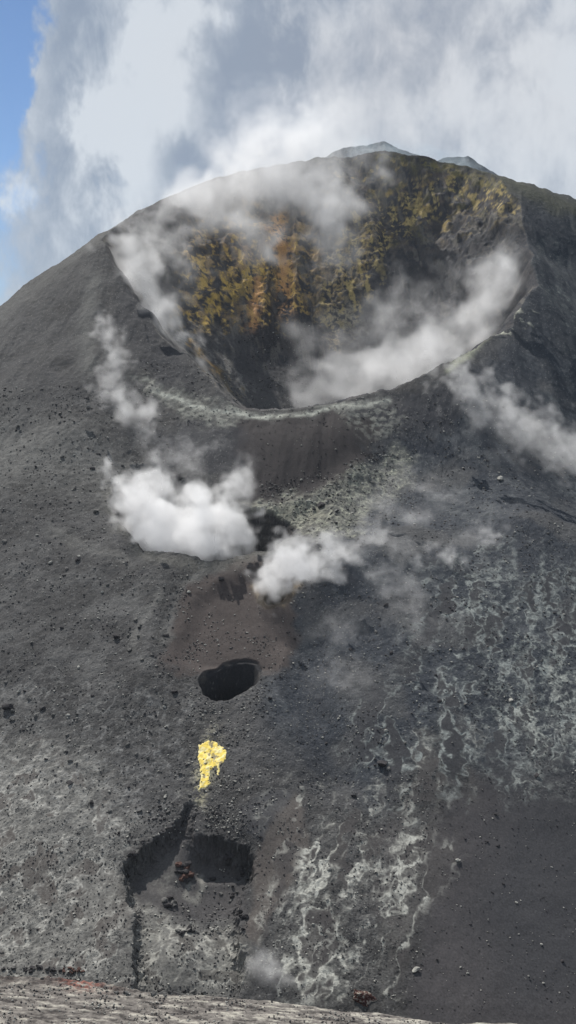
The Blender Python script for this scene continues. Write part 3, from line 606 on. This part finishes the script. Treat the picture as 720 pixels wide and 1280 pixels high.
# sulphur crust: its own thick lumpy sheet lying on the slope
def sulphur():
    a, b = SUL[:, :2].min(0)-.3, SUL[:, :2].max(0)+.3
    st = .06; x = np.arange(a[0], b[0], st); y = np.arange(a[1], b[1], st); X, Y = np.meshgrid(x, y); X = X.ravel(); Y = Y.ravel()
    s = sdf(SUL, X+.22*fbm(X, Y, 0*X, .7, 3, 1.4), Y+.3*fbm(X, Y, 0*X, .7, 3, 6.4))
    hole = .8*sm(.3, .5, fbm(X, Y*.6, 0*X, .8, 3, 9.4)); s2 = s-hole*.8*sm(.9, .1, s)
    zt = ground(X, Y)+.10*sm(0, .25, s2)+.07*np.abs(fbm(X, Y, 0*X, .35, 3, 2.4))-.02
    i = np.arange(X.size).reshape(len(y), len(x)); Fq = np.stack([i[:-1, :-1], i[:-1, 1:], i[1:, 1:], i[1:, :-1]], -1).reshape(-1, 4)
    keep = (s2[Fq].min(1) > 0); Fq = Fq[keep]; u, inv = np.unique(Fq, return_inverse=True); Fq = inv.reshape(-1, 4)
    me = mesh_from('sulfur_deposit', np.stack([X, Y, zt], -1)[u], Fq, None)
    m, N, L = new_mat('sulfur'); B = N['Principled BSDF']; B.inputs['Roughness'].default_value = .85
    va = N.new('ShaderNodeVertexColor'); va.layer_name = 'tint'; L.new(va.outputs[0], B.inputs['Base Color'])
    me.materials.append(m)
    xs, ys = X[u], Y[u]; c0 = np.array((.74, .56, .10)); pal = np.array((.74, .66, .34)); dk = np.array((.16, .13, .09))
    t = sm(-.1, .45, fbm(xs, ys, 0*xs, .5, 3, 4.2))[:, None]; col = c0*(1-t)+pal*t
    e = sm(.28, .0, s2[u])[:, None]*.6; col = col*(1-e)+pal*e
    d = (sm(.15, .5, fbm(xs+.3, ys*.5, 0*xs, .5, 3, 14.2))*.85)[:, None]; col = col*(1-d)+dk*d
    col_attr(me, 'tint', col)
    o = link('sulfur_deposit', me, 'bright yellow sulphur crust on the grey slope below the open pit', 'sulfur deposit')
    mo = o.modifiers.new('thick', 'SOLIDIFY'); mo.thickness = .12; mo.offset = -1
sulphur()
# ------------------------------------------------------------------ steam
def steam_mat(name, col, aniso=.25):
    m, N, L = new_mat(name); N.remove(N['Principled BSDF']); v = N.new('ShaderNodeVolumePrincipled'); v.inputs['Density'].default_value = 1.0; v.inputs['Color'].default_value = (*col, 1)
    v.inputs['Anisotropy'].default_value = aniso; L.new(v.outputs[0], N['Material Output'].inputs['Volume']); return m
M_STEAM = steam_mat('steam', (.985, .985, .99)); M_BLUE = steam_mat('blue_fume', (.80, .92, .995), 0)
def steam(label, puffs, vox, dens, erode=.55, ns=6.0, warp=2.0, mat=None, off=0.0, sharp=.35, hug=None, wind=(1, 1, 1), name='steam_plume'):
    A = np.array([(*at(px, py, Y), 1.22*r*Y/F_PX, s, q) for px, py, Y, r, s, q in puffs])        # q squashes the puff in depth
    pad = warp*.6
    lo = (A[:, :3]-A[:, 3:4]).min(0)-pad; hi = (A[:, :3]+A[:, 3:4]).max(0)+pad
    if QUICK: vox *= 1.3
    n = np.ceil((hi-lo)/vox).astype(int)+1; hi = lo+(n-1)*vox
    ax = [lo[k]+vox*np.arange(n[k]) for k in range(3)]
    Z, Y, X = np.meshgrid(ax[2], ax[1], ax[0], indexing='ij'); X = X.ravel(); Y = Y.ravel(); Z = Z.ravel()
    D = np.zeros(X.size)
    near = np.zeros(X.size, bool)
    for x, y, z, r, s, q in A: near |= ((X-x)**2+((Y-y)/q)**2+(Z-z)**2) < (r+pad)**2
    if hug: g = Zc(X, Y); near &= (Z > g-1) & (Z < g+hug)
    else: g = Zc(X, Y); near &= Z > g-2.5
    x_, y_, z_ = X[near], Y[near], Z[near]
    wxx = warp*(noise(x_, y_, z_, ns*1.3, off)+.5*noise(x_, y_, z_, ns*.5, off+9)); wyy = warp*(noise(x_, y_, z_, ns*1.3, off+31)+.5*noise(x_, y_, z_, ns*.5, off+39)); wzz = warp*(noise(x_, y_, z_, ns*1.3, off+51)+.5*noise(x_, y_, z_, ns*.5, off+59))
    X2, Y2, Z2 = x_+wxx, y_+wyy, z_+wzz
    S = np.zeros(x_.size)
    for x, y, z, r, s, q in A: S += s*np.clip(1-((X2-x)**2+((Y2-y)/q)**2+(Z2-z)**2)/(r*r), 0, None)**1.5
    S = np.minimum(S, 1.3)
    f = fbm(X2*wind[0], Y2*wind[1], Z2*wind[2], ns, 5, off+77, .66)
    d = sm(0, sharp, S-erode*(1.7*f+.34))*np.minimum(S, 1)*(1+1.0*f)
    if hug: gg = g[near]; d = d*sm(hug, hug*.3, z_-gg)*sm(-1, .1, z_-gg)
    D[near] = np.clip(d, 0, None)*dens; D[D < dens*.004] = 0
    me = bpy.data.meshes.new(name); me.vertices.add(D.size); P = np.stack([X, Y, Z], -1); me.vertices.foreach_set('co', P.astype(np.float32).ravel())
    at2 = me.attributes.new('soot', 'FLOAT', 'POINT'); at2.data.foreach_set('value', D.astype(np.float32)); me.materials.append(mat or M_STEAM)
    o = link(name, me, label, None, 'stuff')
    ng = bpy.data.node_groups.new('steam_volume', 'GeometryNodeTree'); ng.interface.new_socket('Geometry', in_out='INPUT', socket_type='NodeSocketGeometry'); ng.interface.new_socket('Geometry', in_out='OUTPUT', socket_type='NodeSocketGeometry')
    N, L = ng.nodes, ng.links
    gi = N.new('NodeGroupInput'); go = N.new('NodeGroupOutput'); pos = N.new('GeometryNodeInputPosition')
    sb = N.new('ShaderNodeVectorMath'); sb.operation = 'SUBTRACT'; L.new(pos.outputs[0], sb.inputs[0]); sb.inputs[1].default_value = lo
    sc_ = N.new('ShaderNodeVectorMath'); sc_.operation = 'SCALE'; sc_.inputs['Scale'].default_value = 1/vox; L.new(sb.outputs[0], sc_.inputs[0])
    sp = N.new('ShaderNodeSeparateXYZ'); L.new(sc_.outputs[0], sp.inputs[0])
    def mth(op, a, b):
        m = N.new('ShaderNodeMath'); m.operation = op
        for i, v in enumerate((a, b)):
            if isinstance(v, (int, float)): m.inputs[i].default_value = v
            elif v is not None: L.new(v, m.inputs[i])
        return m.outputs[0]
    r = [mth('MINIMUM', mth('MAXIMUM', mth('ROUND', sp.outputs[k], None), 0), int(n[k]-1)) for k in range(3)]
    idx = mth('ADD', mth('MULTIPLY', mth('ADD', mth('MULTIPLY', r[2], int(n[1])), r[1]), int(n[0])), r[0])
    # exact integers: floats are exact below 16 million voxels
    si = N.new('GeometryNodeSampleIndex'); si.data_type = 'FLOAT'; si.domain = 'POINT'; L.new(gi.outputs[0], si.inputs[0])
    na_ = N.new('GeometryNodeInputNamedAttribute'); na_.data_type = 'FLOAT'; na_.inputs['Name'].default_value = 'soot'
    L.new(na_.outputs[0], si.inputs['Value']); L.new(idx, si.inputs['Index'])
    vc = N.new('GeometryNodeVolumeCube'); L.new(si.outputs[0], vc.inputs['Density']); vc.inputs['Min'].default_value = lo; vc.inputs['Max'].default_value = hi
    for k, a in enumerate('XYZ'): vc.inputs['Resolution '+a].default_value = int(n[k])
    stm = N.new('GeometryNodeSetMaterial'); stm.inputs['Material'].default_value = mat or M_STEAM; L.new(vc.outputs[0], stm.inputs[0]); L.new(stm.outputs[0], go.inputs[0])
    o.modifiers.new('steam', 'NODES').node_group = ng
    print('steam', label, n, D.size, round(float((D > 0).mean()), 2))
    return o
def on(px, py, dy=0, far=None):                   # distance of the ground seen at a pixel, plus dy
    y = float(hit(Zc, px, py)[0, 1]); return (far if far and y > 400 else y)+dy
def chain(pts, n=None):                           # (px, py, Y, r, s, q) interpolated along a track
    out = []
    for a, b in zip(pts[:-1], pts[1:]):
        a = np.array(a, float); b = np.array(b, float); k = max(1, int(np.hypot(*(b-a)[:2])/(.55*(a[3]+b[3])/2)))
        for i in range(k): out.append(tuple(a+(b-a)*i/k))
    out.append(tuple(map(float, pts[-1]))); return out
steam('dense white steam filling the crater below the lip of the great crater', [
 (150, 608, 211, 20, .9, 1), (165, 612, 208, 32, 1.1, 1), (178, 640, 201, 40, 1.2, 1), (205, 660, 198, 44, 1.3, 1), (240, 668, 196, 46, 1.3, 1), (275, 660, 197, 42, 1.2, 1), (240, 640, 203, 40, 1.1, 1),
 (292, 625, 203, 32, .9, 1), (295, 660, 197, 30, .8, 1), (195, 598, 211, 30, .75, 1), (235, 580, 213, 28, .4, 1), (285, 600, 208, 24, .6, 1), (305, 690, 194, 18, .45, 1), (272, 696, 190, 24, 1.1, 1), (235, 694, 191, 26, 1.1, 1), (205, 684, 194, 26, 1.1, 1), (180, 672, 197, 24, .9, 1), (310, 610, 208, 20, .35, 1), (200, 570, 216, 30, .45, 1), (250, 560, 217, 30, .4, 1), (300, 585, 211, 26, .45, 1), (225, 620, 207, 40, .7, 1)],
 .30, .21, .54, 3.6, 4.2, off=3.0, sharp=.65)
steam('thick white puff rising from the small vent under the steaming crater', [
 (340, 744, 177.5, 20, 1.0, 1), (338, 724, 178, 26, 1.1, 1), (352, 708, 179, 30, 1.2, 1), (378, 702, 180, 32, 1.2, 1), (405, 700, 183, 28, 1.0, 1), (428, 690, 186, 26, .8, 1), (462, 670, 190, 22, .7, 1), (468, 650, 193, 18, .6, 1), (420, 715, 182, 18, .6, 1), (450, 700, 185, 20, .5, 1), (475, 620, 198, 16, .35, 1), (480, 595, 203, 16, .3, 1)],
 .26, .26, .56, 3.0, 3.4, off=8.0, sharp=.65)
steam('broken grey steam drifting up the left flank outside the great crater', chain([
 (190, 545, on(190, 545, -3), 16, .5, 1), (165, 512, on(165, 512, -3), 26, .75, 1), (135, 490, on(135, 490, -3), 26, .75, 1), (150, 460, on(150, 460, -3), 24, .7, 1), (130, 425, on(130, 425, -3), 18, .6, 1), (122, 395, on(122, 395, -2), 10, .45, 1)])+[(205, 560, on(205, 560, -2), 16, .5, 1), (110, 505, on(110, 505, -2), 14, .5, 1), (190, 480, on(190, 480, -3), 18, .4, 1)],
 .38, .13, .62, 4.0, 4.0, off=13.0, sharp=.6)
steam('steam streaming up the inner left wall of the great crater', chain([
 (262, 470, 262, 10, .35, 1), (240, 440, 268, 18, .55, 1), (205, 402, 280, 24, .8, 1), (180, 365, 290, 32, .9, 1), (165, 320, 305, 38, .9, 1), (180, 280, 325, 40, .7, 1), (215, 255, 345, 42, .6, 1)])+[(150, 305, 308, 22, .7, 1), (215, 340, 300, 44, .45, 1), (230, 300, 320, 44, .4, 1), (200, 370, 285, 30, .45, 1), (245, 350, 310, 40, .35, 1), (210, 310, 315, 40, .4, 1)],
 .55, .095, .60, 7.0, 6.0, off=19.0, sharp=.8)
steam('great cloud of steam in front of the upper rim, merging with the sky', chain([
 (230, 262, 345, 44, .6, 1), (280, 275, 340, 40, .65, 1), (330, 305, 330, 34, .6, 1), (350, 335, 325, 22, .45, 1)])+chain([(240, 240, 350, 34, .6, 1), (300, 235, 355, 50, .8, 1), (360, 230, 355, 60, .9, 1), (410, 250, 350, 46, .85, 1), (420, 300, 335, 32, .8, 1), (415, 325, 325, 24, .8, 1)])+
 chain([(330, 195, 370, 60, .7, 1), (380, 180, 375, 60, .6, 1), (430, 190, 375, 46, .5, 1), (465, 205, 372, 34, .4, 1)])+[(438, 322, 322, 14, .8, 1), (290, 190, 380, 50, .55, 1), (360, 290, 335, 50, .4, 1), (470, 230, 370, 44, .35, 1), (400, 350, 320, 36, .4, 1), (300, 320, 330, 40, .3, 1), (330, 150, 400, 60, .6, 1), (400, 150, 400, 60, .6, 1), (280, 185, 392, 44, .5, 1), (460, 280, 345, 36, .3, 1)],
 .75, .065, .58, 9.0, 8.0, off=23.0, sharp=.85)
steam('pale steam pouring over the right lip from the great crater floor', chain([
 (375, 478, 258, 24, .7, 1.1), (420, 488, 258, 34, 1.0, 1.1), (465, 480, 262, 40, 1.1, 1.2), (510, 462, 268, 42, 1.1, 1.2), (550, 440, 276, 40, 1.0, 1.2), (590, 405, 291, 38, .9, 1.2), (625, 365, 306, 34, .75, 1.2), (645, 325, 316, 24, .6, 1.2)])+
 [(395, 435, 275, 46, .55, 1.2), (450, 420, 282, 56, .6, 1.2), (510, 400, 290, 58, .6, 1.2), (560, 370, 300, 56, .55, 1.2), (600, 335, 312, 44, .5, 1.2), (370, 405, 280, 30, .4, 1.2), (360, 460, 266, 30, .45, 1.2), (545, 460, 262, 22, 1.0, 1.0), (500, 484, 256, 22, 1.0, 1), (450, 496, 252, 20, .9, 1), (600, 425, 278, 18, .8, 1), (470, 370, 295, 40, .35, 1.2), (540, 330, 315, 36, .3, 1.2), (625, 310, 322, 26, .45, 1)],
 .6, .058, .60, 7.0, 6.5, off=29.0, sharp=.9)
steam('veil of steam blown down the right flank beyond the lip', chain([
 (562, 468, on(562, 480, -2), 22, 1.0, 1), (600, 500, on(600, 500, -3), 34, .9, 1), (640, 530, on(640, 530, -4), 40, .9, 1), (690, 560, on(690, 560, -4), 42, .9, 1), (760, 590, on(760, 590, -4), 44, .8, 1)])+[(590, 540, on(590, 540, -3), 30, .6, 1), (640, 570, on(640, 570, -3), 34, .6, 1), (700, 610, on(700, 610, -3), 30, .5, 1), (540, 545, on(540, 545, -2), 26, .4, 1), (655, 500, on(655, 500, -3), 24, .5, 1)],
 .42, .060, .46, 3.4, 7.0, off=37.0, sharp=.8, wind=(.6, 1, 1))
steam('thin shreds of steam creeping over the dark right slope', [
 (560, 695, on(560, 695, -2), 22, 1.1, 1), (530, 705, on(530, 705, -2), 16, .7, 1), (490, 690, on(490, 690, -2), 40, .55, 1), (520, 650, on(520, 650, -2), 42, .55, 1), (470, 630, on(470, 630, -2), 40, .5, 1), (600, 670, on(600, 670, -2), 44, .5, 1), (612, 665, on(612, 665, -2), 12, .8, 1),
 (510, 740, on(510, 740, -2), 44, .6, 1), (520, 780, on(520, 780, -2), 36, .5, 1), (440, 780, on(440, 780, -2), 44, .4, 1), (400, 850, on(400, 850, -2), 50, .42, 1), (450, 840, on(450, 840, -2), 44, .4, 1), (500, 600, on(500, 600, -2), 40, .5, 1), (550, 620, on(550, 620, -2), 44, .5, 1), (640, 640, on(640, 640, -2), 40, .4, 1), (400, 790, on(400, 790, -2), 40, .35, 1), (380, 900, on(380, 900, -2), 40, .35, 1), (470, 720, on(470, 720, -2), 30, .5, 1)],
 .40, .22, .36, 2.8, 4.0, off=43.0, sharp=.8, hug=4.5)
steam('faint low steam at the foot of the slope behind the foreground edge', [(345, 1225, on(345, 1215), 30, .9, 1), (330, 1205, on(330, 1205, -.5), 26, .6, 1), (365, 1240, on(365, 1225), 24, .9, 1), (315, 1225, on(315, 1215), 22, .5, 1), (350, 1190, on(350, 1190), 22, .3, 1)],
 .14, .32, .25, 2.4, 1.0, off=47.0, sharp=.8)
steam('thin bluish fume hanging over the summit ridge', chain([(440, 190, 400, 20, .6, 1), (480, 190, 405, 20, .7, 1), (530, 195, 405, 18, .6, 1), (575, 205, 405, 18, .7, 1), (600, 215, 400, 12, .4, 1)])+[(460, 225, 385, 26, .5, 1), (480, 250, 375, 20, .3, 1)],
 .6, .035, .45, 6.0, 3.0, mat=M_BLUE, off=53.0, sharp=.9)
# ------------------------------------------------------------------ camera, sky, sun
cam = bpy.data.cameras.new('camera'); cam.sensor_fit = 'VERTICAL'; cam.sensor_height = 36; cam.lens = 36*F_PX/1280
cam.clip_end = 6000; cam.clip_start = .5
co = bpy.data.objects.new('camera', cam); C.objects.link(co); co.rotation_euler = (math.pi/2-PITCH, 0, 0)
sc = bpy.context.scene; sc.camera = co
SUN_EL, SUN_AZ = math.radians(52), math.radians(-27)      # azimuth from +Y towards +X
sd = bpy.data.lights.new('sun', 'SUN'); sd.energy = 4.8; sd.angle = math.radians(.6); sd.color = (1, .955, .89)
so = bpy.data.objects.new('sun', sd); C.objects.link(so)
from mathutils import Vector
dirv = Vector((math.sin(SUN_AZ)*math.cos(SUN_EL), math.cos(SUN_AZ)*math.cos(SUN_EL), math.sin(SUN_EL)))
so.rotation_euler = dirv.to_track_quat('Z', 'Y').to_euler()
wd = bpy.data.worlds.new('World'); sc.world = wd; wd.use_nodes = True
nt = wd.node_tree; N = nt.nodes; L = nt.links
class E:                                          # arithmetic on node sockets
    def __init__(s, k): s.k = k
    def _op(s, op, *a, clamp=False):
        n = N.new('ShaderNodeMath'); n.operation = op; n.use_clamp = clamp
        for i, v in enumerate((s,)+a):
            if isinstance(v, E): L.new(v.k, n.inputs[i])
            else: n.inputs[i].default_value = float(v)
        return E(n.outputs[0])
    def __add__(s, o): return s._op('ADD', o)
    __radd__ = __add__
    def __sub__(s, o): return s._op('SUBTRACT', o)
    def __mul__(s, o): return s._op('MULTIPLY', o)
    __rmul__ = __mul__
    def __truediv__(s, o): return s._op('DIVIDE', o)
    def sq(s): return s._op('MULTIPLY', s)
    def exp(s): return (s*-1.442695)._pow2()
    def _pow2(s):
        n = N.new('ShaderNodeMath'); n.operation = 'POWER'; n.inputs[0].default_value = 2; L.new(s.k, n.inputs[1]); return E(n.outputs[0])
    def step(s, a, b):
        n = N.new('ShaderNodeMapRange'); n.interpolation_type = 'SMOOTHSTEP'; L.new(s.k, n.inputs[0]); n.inputs[1].default_value = a; n.inputs[2].default_value = b; return E(n.outputs[0])
bg = N['Background']; out = N['World Output']
sky = N.new('ShaderNodeTexSky'); sky.sky_type = 'NISHITA'; sky.sun_disc = False; sky.sun_elevation = SUN_EL; sky.sun_rotation = SUN_AZ; sky.altitude = 2500; sky.dust_density = .2; sky.ozone_density = 4
bg.inputs['Strength'].default_value = .085; L.new(sky.outputs[0], bg.inputs['Color'])
tcw = N.new('ShaderNodeTexCoord'); sep = N.new('ShaderNodeSeparateXYZ'); L.new(tcw.outputs['Generated'], sep.inputs[0])
def tex(scale, detail, rough, dist=0, zs=1.0, loc=0):
    mp = N.new('ShaderNodeMapping'); mp.inputs['Scale'].default_value = (scale, scale, scale*zs); mp.inputs['Location'].default_value = (loc, loc, loc); L.new(tcw.outputs['Generated'], mp.inputs[0])
    n = N.new('ShaderNodeTexNoise'); n.inputs['Scale'].default_value = 1; n.inputs['Detail'].default_value = detail; n.inputs['Roughness'].default_value = rough; n.inputs['Distortion'].default_value = dist
    L.new(mp.outputs[0], n.inputs['Vector']); return E(n.outputs['Fac'])
dx, dy, dz = (E(sep.outputs[i]) for i in range(3))
az = dx._op('ARCTAN2', dy); el = dz._op('ARCSINE')
na = tex(9, 5, .6, .4, .7); nb = tex(9, 5, .6, .4, .7, 4.3); nc = tex(26, 5, .62, .3, .6, 9.1); nd = tex(4, 6, .55, .2, 1.0, 2.2); nb2 = tex(26, 5, .62, .3, .7, 19.1)
U = az+(na-.5)*.16+(nc-.5)*.06; V = el+(nb-.5)*.16+(nb2-.5)*.06
def dirs(px, py):
    x, y, z = ray(px, py); r = math.sqrt(x*x+y*y+z*z); return math.atan2(x, y), math.asin(z/r)
def puff(px, py, rx, ry):
    a, e = dirs(px, py); u = (U-a)/(rx/F_PX); v = (V-e)/(ry/F_PX); return (u.sq()+v.sq()).exp()
# how much cloud hides the blue: gaps at the left
gap = puff(-16, 120, 42, 100)*1.6+puff(-20, 330, 50, 90)*.3+puff(10, 10, 40, 50)*.6+puff(-260, 160, 150, 200)*.8
cover = (gap*-1.0+1.0+(nc-.5)*1.1+(na-.5)*.5).step(.1, .9)
cover = cover*.93+nd*.05
# brightness of the cloud
ne = tex(60, 4, .6, .2, .5, 3.3)
bright = puff(232, 20, 30, 60)*.7+puff(222, 80, 30, 50)*.6+puff(180, 145, 36, 45)*.55+puff(158, 210, 28, 50)*.55+puff(150, 280, 30, 50)*.3+puff(700, 60, 60, 110)*.4+puff(420, 170, 60, 40)*.35+puff(10, 262, 22, 16)*.6+puff(600, 170, 110, 60)*.25+puff(430, 20, 90, 60)*.2
shade = puff(330, 90, 48, 110)*.65+puff(90, 120, 40, 110)*.22+puff(60, 300, 60, 70)*.12+puff(240, 190, 34, 40)*.35+puff(520, 90, 110, 50)*.18+puff(100, 20, 40, 40)*.2
val = (bright-shade+.42+(nc-.5)*1.3+(na-.5)*.7+(nd-.5)*.5+(ne-.5)*.35).step(-.02, .98)
mxc = N.new('ShaderNodeMix'); mxc.data_type = 'RGBA'; L.new(val.k, mxc.inputs[0]); mxc.inputs[6].default_value = (.32, .385, .485, 1); mxc.inputs[7].default_value = (.72, .775, .835, 1)
warm = puff(520, 60, 220, 170)*.9
mxw = N.new('ShaderNodeMix'); mxw.data_type = 'RGBA'; mxw.blend_type = 'MULTIPLY'; L.new(warm.k, mxw.inputs[0]); L.new(mxc.outputs[2], mxw.inputs[6]); mxw.inputs[7].default_value = (1.03, .97, .93, 1)
bc = N.new('ShaderNodeBackground'); bc.inputs['Strength'].default_value = .80; L.new(mxw.outputs[2], bc.inputs['Color'])
mxs = N.new('ShaderNodeMixShader'); L.new(cover.k, mxs.inputs[0]); L.new(bg.outputs[0], mxs.inputs[1]); L.new(bc.outputs[0], mxs.inputs[2]); L.new(mxs.outputs[0], out.inputs['Surface'])
sc.view_settings.view_transform = 'Standard'; sc.view_settings.look = 'None'; sc.view_settings.exposure = .22; sc.view_settings.gamma = 1
sc.cycles.volume_bounces = 6; sc.cycles.max_bounces = 8; sc.cycles.diffuse_bounces = 2
sc.cycles.use_denoising = True

# the air between the camera and the summit
hm, N, L = new_mat('haze'); N.remove(N['Principled BSDF']); v = N.new('ShaderNodeVolumePrincipled'); v.inputs['Density'].default_value = .00005; v.inputs['Color'].default_value = (.80, .90, 1, 1); v.inputs['Anisotropy'].default_value = .1
L.new(v.outputs[0], N['Material Output'].inputs['Volume'])
zlo = float(Zf.min())-1; zhi = 150.0; x0 = float(np.abs(Xf).max())+5; y1 = float(Yf.max())+5; y0 = -30.0
V = [(x, y, z) for z in (zlo, zhi) for y in (y0, y1) for x in (-x0, x0)]
hme = mesh_from('haze', V, [(0, 2, 3, 1), (4, 5, 7, 6), (0, 1, 5, 4), (2, 6, 7, 3), (0, 4, 6, 2), (1, 3, 7, 5)], hm, False); link('haze', hme, None, None, 'stuff')
